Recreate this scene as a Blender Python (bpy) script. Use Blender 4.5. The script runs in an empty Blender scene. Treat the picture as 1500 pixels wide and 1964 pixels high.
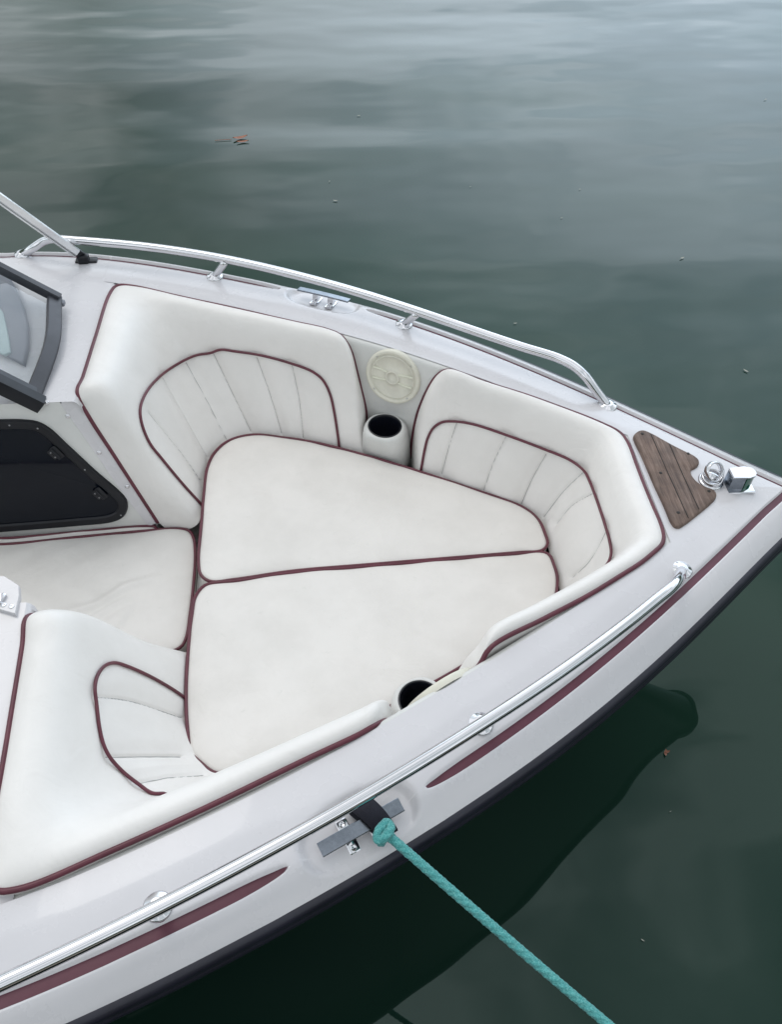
import bpy, math, random
import numpy as np
from mathutils import Vector, Matrix
from mathutils.bvhtree import BVHTree
random.seed(5); rng = np.random.default_rng(5)
SC = bpy.context.scene
COL = SC.collection

# ------------------------------------------------------------------ camera geometry
H = 1.45; FPX = 1600.0; SL = -0.022           # eye height over the deck plane, focal length (px of 1500), trim of the boat
PI_, RO, YA = 0.85874062, 0.0148786, 0.10508839
Y0 = 0.90415306 * H                           # boat's centreline
CZ = 1.5 * H                                  # eye height over the water
F_ = np.array([math.sin(YA) * math.cos(PI_), math.cos(YA) * math.cos(PI_), -math.sin(PI_)])
R_ = np.array([math.cos(YA), -math.sin(YA), 0.0]); U_ = np.cross(R_, F_)
R_, U_ = math.cos(RO) * R_ + math.sin(RO) * U_, -math.sin(RO) * R_ + math.cos(RO) * U_
S = -0.284                                    # seat level under the deck plane
SF = -0.345                                   # the filler cushion lies lower

def ray(px, py):
    return (px - 750) / FPX * R_ + (982 - py) / FPX * U_ + F_

def U(px, py, dz=0.0):
    """point seen at a pixel, at height dz over the deck plane (boat coordinates)"""
    d = ray(px, py); t = (-H + dz) / (d[2] - SL * d[0]); p = d * t
    return np.array([p[0], p[1] - Y0, dz])

def UY(px, py, y):
    d = ray(px, py); p = d * ((y + Y0) / d[1])
    return np.array([p[0], y, p[2] + H - SL * p[0]])

def sheer(x):
    return -0.052 * max(0.0, (x - 0.15) / 0.9) ** 1.4

def US(px, py, off=0.0):
    """same, at height off over the sheer line (which droops to the bow)"""
    dz = off
    for _ in range(4):
        p = U(px, py, dz); dz = sheer(p[0]) + off
    return U(px, py, dz)

def W(p):
    return Vector((float(p[0]), float(p[1]) + Y0, float(p[2]) + CZ - H + SL * float(p[0])))

def B_(w):
    return np.array([w[0], w[1] - Y0, w[2] - CZ + H - SL * w[0]])

def mir(p):
    return np.array([p[0], -p[1], p[2]])

CAM = Vector((0, 0, CZ))

# ------------------------------------------------------------------ node materials
def mat(name, col, rough=0.4, metal=0.0, coat=0.0, ior=None, trans=0.0, spec=None):
    m = bpy.data.materials.new(name); m.use_nodes = True
    b = m.node_tree.nodes['Principled BSDF']
    b.inputs['Base Color'].default_value = (*col, 1)
    b.inputs['Roughness'].default_value = rough
    b.inputs['Metallic'].default_value = metal
    b.inputs['Coat Weight'].default_value = coat
    if ior: b.inputs['IOR'].default_value = ior
    if spec is not None: b.inputs['Specular IOR Level'].default_value = spec
    b.inputs['Transmission Weight'].default_value = trans
    return m

def nodes(m):
    nt = m.node_tree
    return nt, nt.nodes['Principled BSDF']

def N(nt, kind, **kw):
    n = nt.nodes.new(kind)
    for k, v in kw.items():
        if k in n.inputs: n.inputs[k].default_value = v
        else: setattr(n, k, v)
    return n

def coords(nt, scale=(1, 1, 1), rot=(0, 0, 0)):
    g = N(nt, 'ShaderNodeNewGeometry'); mp = N(nt, 'ShaderNodeMapping')
    mp.inputs['Scale'].default_value = scale; mp.inputs['Rotation'].default_value = rot
    nt.links.new(g.outputs['Position'], mp.inputs['Vector'])
    return mp.outputs['Vector']

def noise(nt, vec, scale, detail=4, rough=0.55, dist=0.0):
    n = N(nt, 'ShaderNodeTexNoise'); n.inputs['Scale'].default_value = scale
    n.inputs['Detail'].default_value = detail; n.inputs['Roughness'].default_value = rough
    n.inputs['Distortion'].default_value = dist
    nt.links.new(vec, n.inputs['Vector']); return n.outputs['Fac']

def ramp(nt, fac, stops):
    r = N(nt, 'ShaderNodeValToRGB'); cr = r.color_ramp
    while len(cr.elements) < len(stops): cr.elements.new(0.5)
    for e, (p, c) in zip(cr.elements, stops):
        e.position = p; e.color = (*c, 1)
    nt.links.new(fac, r.inputs['Fac']); return r.outputs['Color']

def bump(nt, b, h, strength, dist, prev=None):
    n = N(nt, 'ShaderNodeBump'); n.inputs['Strength'].default_value = strength
    n.inputs['Distance'].default_value = dist
    nt.links.new(h, n.inputs['Height'])
    if prev: nt.links.new(prev, n.inputs['Normal'])
    nt.links.new(n.outputs['Normal'], b.inputs['Normal']); return n.outputs['Normal']

def weathered(name, c1, c2, rough, mottle=5.0, c3=None, speck=None, fine=None, coat=0.0, rvar=0.1, spec=None):
    """two-tone mottled surface, with optional dark specks and a fine bump"""
    m = mat(name, c1, rough, coat=coat, spec=spec); nt, b = nodes(m)
    v = coords(nt)
    col = ramp(nt, noise(nt, v, mottle, 6, 0.65), [(0.36, c2), (0.6, c1)])
    if c3:
        f = noise(nt, v, mottle * 5, 5, 0.7, 0.6)
        rr = ramp(nt, f, [(0.62, (0, 0, 0)), (0.78, (1, 1, 1))])
        mx = N(nt, 'ShaderNodeMix', data_type='RGBA'); nt.links.new(rr, mx.inputs['Factor'])
        nt.links.new(col, mx.inputs['A']); mx.inputs['B'].default_value = (*c3, 1); col = mx.outputs['Result']
    if speck:
        vo = N(nt, 'ShaderNodeTexVoronoi'); vo.inputs['Scale'].default_value = speck; nt.links.new(v, vo.inputs['Vector'])
        ds = ramp(nt, vo.outputs['Distance'], [(0.004 * speck * 0.35, (1, 1, 1)), (0.006 * speck * 0.35, (0, 0, 0))])
        sx = N(nt, 'ShaderNodeMix', data_type='RGBA'); nt.links.new(ds, sx.inputs['Factor']); nt.links.new(col, sx.inputs['A']); sx.inputs['B'].default_value = (0.20, 0.19, 0.17, 1); col = sx.outputs['Result']
    nt.links.new(col, b.inputs['Base Color'])
    r = N(nt, 'ShaderNodeMapRange'); r.inputs['To Min'].default_value = rough - rvar; r.inputs['To Max'].default_value = rough + rvar
    nt.links.new(noise(nt, v, mottle * 3, 5), r.inputs['Value']); nt.links.new(r.outputs['Result'], b.inputs['Roughness'])
    if fine:
        p = bump(nt, b, noise(nt, v, 13, 3, 0.5, 1.2), 0.35, 0.006)
        bump(nt, b, noise(nt, v, fine[0], 3, 0.6), fine[1], fine[2], p)
    return m

M = {}
M['gelcoat'] = weathered('gelcoat', (0.63, 0.617, 0.632), (0.60, 0.588, 0.602), 0.27, 3.5, c3=(0.618, 0.605, 0.618), coat=0.35)
M['liner'] = weathered('liner_gelcoat', (0.68, 0.68, 0.66), (0.62, 0.62, 0.60), 0.42, 4.0)
M['vinyl'] = weathered('white_vinyl', (0.80, 0.777, 0.75), (0.755, 0.733, 0.705), 0.46, 5.0, c3=(0.735, 0.715, 0.68), speck=3.2, fine=(900, 0.25, 0.0006))
M['seat'] = weathered('seat_vinyl', (0.755, 0.728, 0.695), (0.705, 0.679, 0.645), 0.5, 6.0, c3=(0.655, 0.64, 0.60), speck=4.0, fine=(900, 0.3, 0.0006))
M['thread'] = mat('seam_thread', (0.46, 0.46, 0.45), 0.7)
M['piping'] = weathered('maroon_piping', (0.118, 0.022, 0.038), (0.088, 0.016, 0.028), 0.38, 14)
M['stripe'] = weathered('maroon_stripe', (0.125, 0.034, 0.055), (0.10, 0.026, 0.043), 0.42, 8)
M['rubber'] = weathered('navy_rubber', (0.016, 0.016, 0.028), (0.010, 0.010, 0.018), 0.42, 10)
M['hull'] = mat('dark_hull', (0.004, 0.008, 0.007), 0.25)
M['chrome'] = weathered('polished_steel', (0.74, 0.74, 0.76), (0.70, 0.70, 0.72), 0.11, 14, rvar=0.03)
M['chrome'].node_tree.nodes['Principled BSDF'].inputs['Metallic'].default_value = 1.0
M['cleatsteel'] = weathered('dark_reflection_steel', (0.24, 0.265, 0.30), (0.17, 0.19, 0.22), 0.22, 40, rvar=0.08)  # chrome with the dark surroundings it mirrors put into its base colour
M['cleatsteel'].node_tree.nodes['Principled BSDF'].inputs['Metallic'].default_value = 1.0
M['alu'] = weathered('white_aluminium', (0.84, 0.85, 0.86), (0.80, 0.81, 0.82), 0.22, 8, rvar=0.03)
M['alu'].node_tree.nodes['Principled BSDF'].inputs['Metallic'].default_value = 0.55
M['black'] = weathered('black_plastic', (0.010, 0.011, 0.015), (0.006, 0.0065, 0.009), 0.36, 12, spec=0.35)
M['frame'] = weathered('charcoal_frame', (0.036, 0.038, 0.048), (0.025, 0.027, 0.034), 0.38, 14, c3=(0.06, 0.06, 0.07))
M['smoked'] = mat('smoked_acrylic', (0.004, 0.006, 0.011), 0.05, ior=1.3)
M['cup'] = mat('cup_black', (0.006, 0.007, 0.012), 0.3)
M['cream'] = weathered('aged_cream_plastic', (0.72, 0.70, 0.60), (0.64, 0.62, 0.53), 0.45, 18)
M['rib'] = mat('cream_rib', (0.70, 0.70, 0.58), 0.4)
M['screw'] = mat('screw_steel', (0.35, 0.35, 0.36), 0.35, 1.0)
M['hole'] = mat('screw_recess', (0.02, 0.018, 0.016), 0.7)
M['dash'] = weathered('grey_dash', (0.22, 0.23, 0.26), (0.19, 0.20, 0.23), 0.5, 10)
M['teal_pad'] = weathered('pale_teal_panel', (0.45, 0.55, 0.55), (0.40, 0.50, 0.50), 0.5, 10)
M['sleeve'] = weathered('navy_webbing', (0.012, 0.012, 0.022), (0.007, 0.007, 0.014), 0.85, 40, fine=(700, 0.6, 0.001))
M['green_lens'] = mat('green_lens', (0.0, 0.09, 0.055), 0.08, coat=0.4)
M['red_lens'] = mat('red_lens', (0.16, 0.006, 0.006), 0.08, coat=0.4)
M['lid'] = mat('bright_lid', (0.86, 0.86, 0.90), 0.22, 0.7)
M['leaf'] = weathered('dead_leaf', (0.36, 0.15, 0.09), (0.24, 0.10, 0.06), 0.6, 60)
M['speck'] = mat('pale_speck', (0.36, 0.37, 0.32), 0.7)
M['glass'] = mat('windshield_glass', (0.90, 0.94, 0.94), 0.02, ior=1.45, trans=1.0)

def make_teak():
    m = mat('weathered_teak', (0.13, 0.09, 0.075), 0.75); nt, b = nodes(m)
    a = U(1222, 828)[:2] - U(1300, 1003)[:2]; ang = math.atan2(a[1], a[0])
    v0 = coords(nt, (1, 1, 1), (0, 0, -ang)); mp2 = N(nt, 'ShaderNodeMapping'); mp2.inputs['Scale'].default_value = (3, 42, 20)
    nt.links.new(v0, mp2.inputs['Vector']); v = mp2.outputs['Vector']
    g = noise(nt, v, 4.0, 8, 0.7, 0.4)
    v2 = coords(nt)
    c = ramp(nt, g, [(0.3, (0.075, 0.052, 0.044)), (0.5, (0.165, 0.118, 0.097)), (0.72, (0.26, 0.20, 0.168))])
    big = ramp(nt, noise(nt, v2, 22, 4), [(0.35, (0.72, 0.70, 0.70)), (0.65, (1.08, 1.03, 1.0))])
    mx = N(nt, 'ShaderNodeMix', data_type='RGBA', blend_type='MULTIPLY'); mx.inputs['Factor'].default_value = 1
    nt.links.new(c, mx.inputs['A']); nt.links.new(big, mx.inputs['B'])
    nt.links.new(mx.outputs['Result'], b.inputs['Base Color'])
    bump(nt, b, g, 0.6, 0.002); return m
M['teak'] = make_teak()

def make_rope():
    m = mat('teal_rope', (0.06, 0.30, 0.29), 0.75); nt, b = nodes(m)
    v = coords(nt)
    n1 = noise(nt, v, 420, 3, 0.7); n2 = noise(nt, v, 60, 3)
    c = ramp(nt, n1, [(0.30, (0.025, 0.19, 0.19)), (0.52, (0.075, 0.37, 0.36)), (0.74, (0.26, 0.58, 0.55))])
    nt.links.new(c, b.inputs['Base Color'])
    bump(nt, b, n1, 0.7, 0.002)
    b.inputs['Sheen Weight'].default_value = 0.2
    return m
M['rope'] = make_rope()

def make_water():
    m = mat('murky_water', (0.008, 0.017, 0.013), 0.015, ior=1.44); nt, b = nodes(m)
    v = coords(nt)
    c = ramp(nt, noise(nt, coords(nt, (0.5, 1, 1)), 0.55, 3, 0.5),
             [(0.36, (0.007, 0.021, 0.015)), (0.62, (0.013, 0.036, 0.023))])
    nt.links.new(c, b.inputs['Base Color'])
    p = bump(nt, b, noise(nt, coords(nt, (0.22, 0.9, 1)), 0.95, 2, 0.4, 0.2), 1.0, 0.040)
    p = bump(nt, b, noise(nt, coords(nt, (0.55, 1.0, 1)), 4.0, 1, 0.4), 1.0, 0.0030, p)
    b.inputs['Specular Tint'].default_value = (0.76, 0.98, 0.91, 1)
    return m
M['water'] = make_water()

# ------------------------------------------------------------------ object helpers
LOC = {}
def tag(o, label=None, cat=None, group=None, kind=None):
    if label: o['label'] = label
    if cat: o['category'] = cat
    if group: o['group'] = group
    if kind: o['kind'] = kind
    return o

def empty(name, p_world, label=None, cat=None, group=None):
    o = bpy.data.objects.new(name, None); COL.objects.link(o); o.empty_display_size = 0.1
    o.location = p_world; LOC[o.name] = Vector(p_world)
    return tag(o, label, cat, group)

def mk(name, V, Fc, m, parent=None, smooth=True, world=False, angle=None):
    """one mesh object from boat-coordinate points"""
    wv = [Vector(v) if world else W(v) for v in V]
    lo = Vector((min(v[i] for v in wv) for i in range(3))); hi = Vector((max(v[i] for v in wv) for i in range(3)))
    c = Vector(((lo.x + hi.x) / 2, (lo.y + hi.y) / 2, lo.z))
    me = bpy.data.meshes.new(name); me.from_pydata([v - c for v in wv], [], [tuple(map(int, f)) for f in Fc]); me.validate()
    me.materials.append(m)
    import bmesh
    bm = bmesh.new(); bm.from_mesh(me)
    if smooth != 'keep': bmesh.ops.recalc_face_normals(bm, faces=bm.faces)
    bm.to_mesh(me); bm.free()
    if smooth:
        me.polygons.foreach_set('use_smooth', [True] * len(me.polygons))
        if angle: me.set_sharp_from_angle(angle=math.radians(angle))
    o = bpy.data.objects.new(name, me); COL.objects.link(o)
    LOC[o.name] = c
    if parent: o.parent = parent; o.location = c - LOC[parent.name]
    else: o.location = c
    return o

def grid_faces(nu, nv, cu=False, cv=False):
    F = []
    for i in range(nu if cu else nu - 1):
        for j in range(nv if cv else nv - 1):
            a = i * nv + j; b = i * nv + (j + 1) % nv; i2 = (i + 1) % nu
            F.append((a, b, i2 * nv + (j + 1) % nv, i2 * nv + j))
    return F

def merge(parts):
    V, F = [], []
    for v, f in parts:
        k = len(V); V += list(v); F += [tuple(i + k for i in q) for q in f]
    return V, F

def crom(P, n, closed=False):
    """Catmull-Rom (centripetal) through points, n samples evenly spaced by arc length"""
    P = [np.asarray(p, float) for p in P]
    Q = [P[-1]] + P + [P[0], P[1]] if closed else [2 * P[0] - P[1]] + P + [2 * P[-1] - P[-2]]
    out = []
    for i in range(1, len(Q) - 2):
        p0, p1, p2, p3 = Q[i - 1:i + 3]
        t = [0]
        for a, b in ((p0, p1), (p1, p2), (p2, p3)): t.append(t[-1] + max(np.linalg.norm(b - a), 1e-6) ** 0.5)
        for u in np.linspace(t[1], t[2], 24, endpoint=False):
            A1 = (t[1] - u) / (t[1] - t[0]) * p0 + (u - t[0]) / (t[1] - t[0]) * p1
            A2 = (t[2] - u) / (t[2] - t[1]) * p1 + (u - t[1]) / (t[2] - t[1]) * p2
            A3 = (t[3] - u) / (t[3] - t[2]) * p2 + (u - t[2]) / (t[3] - t[2]) * p3
            b1 = (t[2] - u) / (t[2] - t[0]) * A1 + (u - t[0]) / (t[2] - t[0]) * A2
            b2 = (t[3] - u) / (t[3] - t[1]) * A2 + (u - t[1]) / (t[3] - t[1]) * A3
            out.append((t[2] - u) / (t[2] - t[1]) * b1 + (u - t[1]) / (t[2] - t[1]) * b2)
    out.append(P[0] if closed else P[-1])
    return resample(np.array(out), n, closed)

def resample(A, n, closed=False):
    A = np.asarray(A, float)
    d = np.r_[0, np.cumsum(np.linalg.norm(np.diff(A[:, :3], axis=0), axis=1))]
    s = np.linspace(0, d[-1], n + 1)[:-1] if closed else np.linspace(0, d[-1], n)
    return np.stack([np.interp(s, d, A[:, k]) for k in range(A.shape[1])], 1)

def tube(P, r, seg=12, closed=False, caps=True, rfun=None, twist=None):
    """tube along points P (list of 3-vectors) in boat coordinates"""
    P = np.asarray(P, float); n = len(P); V = []
    T = np.roll(P, -1, 0) - np.roll(P, 1, 0)
    if not closed: T[0] = P[1] - P[0]; T[-1] = P[-1] - P[-2]
    T /= np.linalg.norm(T, axis=1)[:, None] + 1e-12
    up = np.array([0, 0, 1.0]) if abs(T[0][2]) < 0.9 else np.array([1.0, 0, 0])
    nrm = np.cross(T[0], up); nrm /= np.linalg.norm(nrm); arc = 0
    for i in range(n):
        if i: arc += np.linalg.norm(P[i] - P[i - 1])
        nrm = nrm - T[i] * (nrm @ T[i]); nrm /= np.linalg.norm(nrm); bn = np.cross(T[i], nrm)
        for k in range(seg):
            a = 2 * math.pi * k / seg
            rr = r if rfun is None else rfun(i / (n - 1), a, arc) * r
            V.append(P[i] + rr * (math.cos(a) * nrm + math.sin(a) * bn))
    F = grid_faces(n, seg, closed, True)
    if caps and not closed: F += [tuple(range(seg))[::-1], tuple((n - 1) * seg + k for k in range(seg))]
    return V, F

def frame_of(nv):
    n = np.asarray(nv, float); n /= np.linalg.norm(n)
    a = np.cross([0, 0, 1.0], n)
    if np.linalg.norm(a) < 1e-4: a = np.array([1.0, 0, 0])
    a /= np.linalg.norm(a); return a, np.cross(n, a), n

def lathe(c, nv, prof, seg=40, cap=True):
    """profile [(radius, height)...] turned round the axis nv at c"""
    a, b, n = frame_of(nv); V = []
    for r, h in prof:
        for k in range(seg):
            t = 2 * math.pi * k / seg
            V.append(np.asarray(c) + r * (math.cos(t) * a + math.sin(t) * b) + h * n)
    F = grid_faces(len(prof), seg, False, True)
    if cap: F.append(tuple((len(prof) - 1) * seg + k for k in range(seg)))
    return V, F

def rbox(c, ax, ay, az, hx, hy, hz, bev=0.002):
    """bevelled box with its own axes"""
    ax, ay, az = (np.asarray(q, float) / np.linalg.norm(q) for q in (ax, ay, az))
    V = []; rings = [(hz - 0, bev), (hz - bev, 0), (-hz + bev, 0), (-hz, bev)]
    nb = 0
    for z, ins in rings:
        x, y = hx - ins, hy - ins; k = bev
        pts = [(x, y - k), (x - k, y), (-x + k, y), (-x, y - k), (-x, -y + k), (-x + k, -y), (x - k, -y), (x, -y + k)]
        nb = len(pts)
        for p in pts: V.append(np.asarray(c) + p[0] * ax + p[1] * ay + z * az)
    F = grid_faces(4, nb, False, True) + [tuple(range(nb)), tuple(3 * nb + k for k in range(nb))[::-1]]
    return V, F

def bvh(*objs):
    V, F = [], []
    for o in objs:
        k = len(V); c = LOC[o.name]
        V += [v.co + c for v in o.data.vertices]; F += [tuple(i + k for i in p.vertices) for p in o.data.polygons]
    return BVHTree.FromPolygons(V, F)

def RC(tree, px, py, lift=0.0):
    d = Vector(ray(px, py)).normalized()
    h, n, i, t = tree.ray_cast(CAM, d)
    if h is None: return None, None
    if n.dot(d) > 0: n = -n
    h = h + n * lift
    return B_(h), np.array(n)

def rcline(tree, pts, n, lift=0.0):
    q = crom([np.array([p[0], p[1], 0.0]) for p in pts], n)
    out = [RC(tree, p[0], p[1], lift)[0] for p in q]
    return np.array([o for o in out if o is not None])

# ------------------------------------------------------------------ plan curves of the boat: half-breadths over x
def fit(samples, deg, lo=None):
    a = np.array(samples); return np.polynomial.Polynomial.fit(a[:, 0], np.abs(a[:, 1]), deg)

edge_px = [(133, 1964), (400, 1829), (460, 1800), (700, 1656), (795, 1600), (1000, 1463), (1143, 1350), (1300, 1217), (1207, 1300), (1400, 1121), (1500, 1019),
           (60, 487), (150, 490), (250, 497), (440, 531), (600, 560), (800, 610), (1000, 683), (1180, 765), (1350, 843), (1490, 910)]
P_edge = fit([US(x, y, -0.036) for x, y in edge_px] + [np.array([1.232, 0.02, 0])] * 2, 5)
def e_(x):
    if x > 1.17:
        return max(0.004, P_edge(1.17) * math.sqrt(max(0, 1 - ((x - 1.17) / 0.075) ** 2)))
    if x < -0.95: return P_edge(-0.95) + 0.02 * (1 - math.exp((x + 0.95) * 2)) + (-0.95 - x) * 0.02
    return P_edge(x)
stripe_px = [(0, 1924), (200, 1838), (300, 1793), (407, 1736), (500, 1685), (540, 1664), (830, 1495), (867, 1480), (933, 1439), (1000, 1386), (1127, 1286), (1393, 1052), (1500, 948)]
P_str = fit([US(x, y, -0.001) for x, y in stripe_px], 4)
D_SE = P_edge(-0.40) - P_str(-0.40)
def s_(x):
    if x < -0.40: return e_(x) - D_SE
    if x > 1.05: return max(0.0, P_str(1.05) * (1.145 - x) / 0.095)
    return min(float(P_str(x)), e_(x) - 0.004)
rim_px = [(0, 1719), (293, 1603), (500, 1500), (600, 1451), (700, 1403), (755, 1374), (950, 1260), (1100, 1153), (1200, 1082), (1258, 1043), (255, 551), (340, 570), (440, 592), (560, 619), (630, 635), (870, 713), (930, 735), (1030, 768), (1120, 800), (1185, 826)]
P_rim = fit([US(x, y, 0.008) for x, y in rim_px], 3)
def r_(x): return float(P_rim(min(max(x, -0.75), 0.78)))

GAP0 = US(552, 1659)[0]; GAP1 = US(816, 1504)[0]     # the stripe stops on both sides of the cleat
def stripe_mask(x):
    if x < GAP0: return math.sqrt(1 - (1 - min(1.0, (GAP0 - x) / 0.095)) ** 2)
    if x > GAP1: return math.sqrt(1 - (1 - min(1.0, (x - GAP1) / 0.095)) ** 2)
    return 0.0

cl_c = US(690, 1583, 0.0)
cl_t = US(765, 1540, 0.0) - US(620, 1622, 0.0); cl_t[2] = 0; cl_t /= np.linalg.norm(cl_t); cl_n = np.array([-cl_t[1], cl_t[0], 0])
def pocket(x, y):
    d = np.array([x - cl_c[0], -abs(y) - cl_c[1]]); l = d @ cl_t[:2]; w = d @ -cl_n[:2]
    q = ((abs(l) / 0.108) ** 2.6 + (abs(w) / 0.052) ** 2.6) ** (1 / 2.6); t = min(max((1.10 - q) / 0.20, 0), 1)
    return t * t * (3 - 2 * t), w

def deckz(x, y):
    a = abs(y); e, s, r = e_(x), s_(x), r_(x)
    z = sheer(x)
    if a <= r or x > 0.9: z += 0.0
    if x < -0.47:                                         # the deck crowns up to the consoles
        k = min(1, (-0.47 - x) / 0.12)
        t = min(max((s - 0.06 - a) / max(0.1, s - 0.06 - 0.3), 0), 1); z += 0.048 * k * t
    m_ = stripe_mask(x); hw = 0.0107 * m_; g = 0.0105 * min(1, m_ * 1.5)
    o = a - s
    if o < -hw - 0.0018: zz = 0.006 * min(1, max(0, -(o + hw + 0.0018) / 0.08))
    elif o < -hw: zz = -g * (o + hw + 0.0018) / 0.0018
    elif o < hw: zz = -g - 0.001 * (o + hw) / max(1e-4, 2 * hw)
    else:
        t = min(1, (o - hw) / max(0.004, e - s - hw)); q = min(1, (o - hw) / 0.0018)
        zz = -(g + 0.001 * m_) * (1 - q) - 0.002 * m_ * q - 0.034 * t ** 1.5
    if abs(x - cl_c[0]) < 0.2:                            # oval pocket round the cleat
        t, w = pocket(x, y); zz = zz + (-0.018 - 0.15 * w - zz) * t
    return z + zz

# ------------------------------------------------------------------ the boat
boat = empty('motorboat', Vector((0, Y0, 0)), 'white open-bow motorboat with maroon piping and dark hull, moored on green water', 'boat')

XA, XF, XT = -2.3, 0.767, 1.243
xT = lambda y: -0.609 + 0.017 * (min(y, 0.84) - 0.30) / 0.53
def lat(x, inner):
    s, e = s_(x), e_(x)
    hw = 0.0107 * stripe_mask(x)
    a = list(np.linspace(inner, s - hw - 0.0018, 22)) + list(np.linspace(s - hw, s + hw, 5)) + [s + hw + 0.0018] + list(np.linspace(s + hw + 0.006, e, 13))
    return a
parts = []
xs_aft = list(np.arange(XA, -0.70, 0.05)) + list(np.linspace(-0.69, -0.630, 8))
for sg in (1, -1):
    V = []; nv = 0
    ext = [('e', k) for k in (0.25, 0.5, 0.75, 0.9)] + [('r', 0.000, -0.001), ('r', 0.005, -0.005), ('r', 0.010, -0.014), ('r', 0.012, -0.045)]
    for x in xs_aft + ext:
        xx = x if not isinstance(x, tuple) else -0.630
        row = list(np.linspace(0.299, r_(-0.62) - 0.045, 16)) + lat(xx, r_(-0.62) - 0.005); nv = len(row)
        for a in row:
            if not isinstance(x, tuple): V.append((x, sg * a, deckz(x, a))); continue
            kk = min(1, max(0, (r_(-0.62) + 0.034 - a) / 0.012)); xe = xT(a) - 0.010
            if x[0] == 'e': q = -0.630 + (xe + 0.630) * x[1] * kk; V.append((q, sg * a, deckz(q, a) - (0.0012 if a > r_(-0.62) and kk > 0 else 0)))
            else: q = -0.630 + (xe + x[1] + 0.630) * kk; V.append((q, sg * a, deckz(q, a) + x[2] * kk - (0.0014 * (1 - kk) if kk > 0 else 0)))
    parts.append((V, grid_faces(len(xs_aft + ext), nv)))
    V = []; xs = np.linspace(-0.630, XF, 320)
    for x in xs:
        row = lat(x, r_(x) + 0.010); nv = len(row); V += [(x, sg * a, deckz(x, a)) for a in row]
    parts.append((V, grid_faces(len(xs), nv)))
    V = []; xs2 = list(np.linspace(XF, 1.03, 80)) + list(np.linspace(1.035, XT, 50))
    for x in xs2:
        s, e = s_(x), e_(x)
        hw = 0.0107 * stripe_mask(x)
        row = list(np.linspace(0, max(s - hw - 0.0018, 0.001), 22)) + list(np.linspace(max(s - hw, 0.0012), max(s + hw, 0.002), 5)) + [max(s + hw + 0.0018, 0.003)] + list(np.linspace(max(s + hw + .006, .004), max(e, .005), 13))
        row = [min(a, max(e, 0.003)) for a in row]; nv = len(row)
        V += [(x, sg * a, deckz(x, a)) for a in row]
    parts.append((V, grid_faces(len(xs2), nv)))
deck = mk('deck', *merge(parts), M['gelcoat'], boat, smooth=True)

for sg in (1, -1):                                    # the moulded corner under the aft end of each coaming
    V = [(x, sg * y, deckz(x, y) - 0.0065) for x in np.linspace(-0.66, -0.555, 8) for y in np.linspace(0.78, r_(-0.62) + 0.035, 10)]
    mk('coaming_corner', V, grid_faces(8, 10), M['gelcoat'], boat)
# maroon recessed stripes: a pair on each side
for sg in (1, -1):
    for (x0, x1) in ((XA, GAP0), (GAP1, 1.142)):
        V = []; xs = np.linspace(x0, x1, 260)
        for x in xs:
            w = 0.0105 * stripe_mask(x)
            for q in (-1, -0.4, 0.3, 1):
                a = s_(x) + q * w
                V.append((x, sg * max(a, 0.0), deckz(x, s_(x) + q * w * 0.98) + 0.0006))
        mk('deck_stripe', V, grid_faces(len(xs), 4), M['stripe'], boat)

# rub rail and hull
prof = [(-0.004, 0.000), (0.003, 0.001), (0.010, -0.004), (0.0135, -0.013), (0.0135, -0.021), (0.0095, -0.026), (0.0095, -0.029), (0.0135, -0.033), (0.0145, -0.042), (0.010, -0.052), (-0.004, -0.056)]
xs = list(np.linspace(XA, 1.0, 150)) + list(np.linspace(1.01, XT, 60))
pl = [np.array([x, e_(x)]) for x in xs]; pl = pl + [np.array([p[0], -p[1]]) for p in pl[::-1]]
pl = np.array(pl); tg = np.gradient(pl, axis=0); tg /= np.linalg.norm(tg, axis=1)[:, None] + 1e-9
V = []
for p, t in zip(pl, tg):
    n = np.array([-t[1], t[0]]);  n = n if n @ np.array([0.25, np.sign(p[1])]) > 0 else -n
    z0 = sheer(p[0]) - 0.036
    for o, dz in prof: V.append((p[0] + n[0] * o, p[1] + n[1] * o, z0 + dz))
mk('rub_rail', V, grid_faces(len(pl), len(prof)), M['rubber'], boat)
V = []; KS = [0, 0.06, 0.15, 0.3, 0.45, 0.6, 0.72, 0.8, 0.9, 1.0, 1.12]
for p, t in zip(pl, tg):
    n = np.array([-t[1], t[0]]);  n = n if n @ np.array([0.25, np.sign(p[1])]) > 0 else -n
    x, y = p
    for k in KS:
        zt = sheer(x) - 0.086; zb = -0.725
        rake = 0.62 * max(0, (x + 0.6) / 1.85) ** 2.2
        fl = 1 - 0.42 * k ** 0.85
        V.append((x - rake * k ** 0.9, y * fl + 0.0 * n[1], zt + (zb - zt) * k))
mk('hull', V, grid_faces(len(pl), len(KS)), M['hull'], boat)
V = []
for sg in (1, -1): V += [(XA, sg * e_(XA), -0.04), (XA, sg * e_(XA) * 0.58, -0.8)]
mk('transom', V, [(0, 1, 3, 2)], M['hull'], boat, smooth=False)

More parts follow.
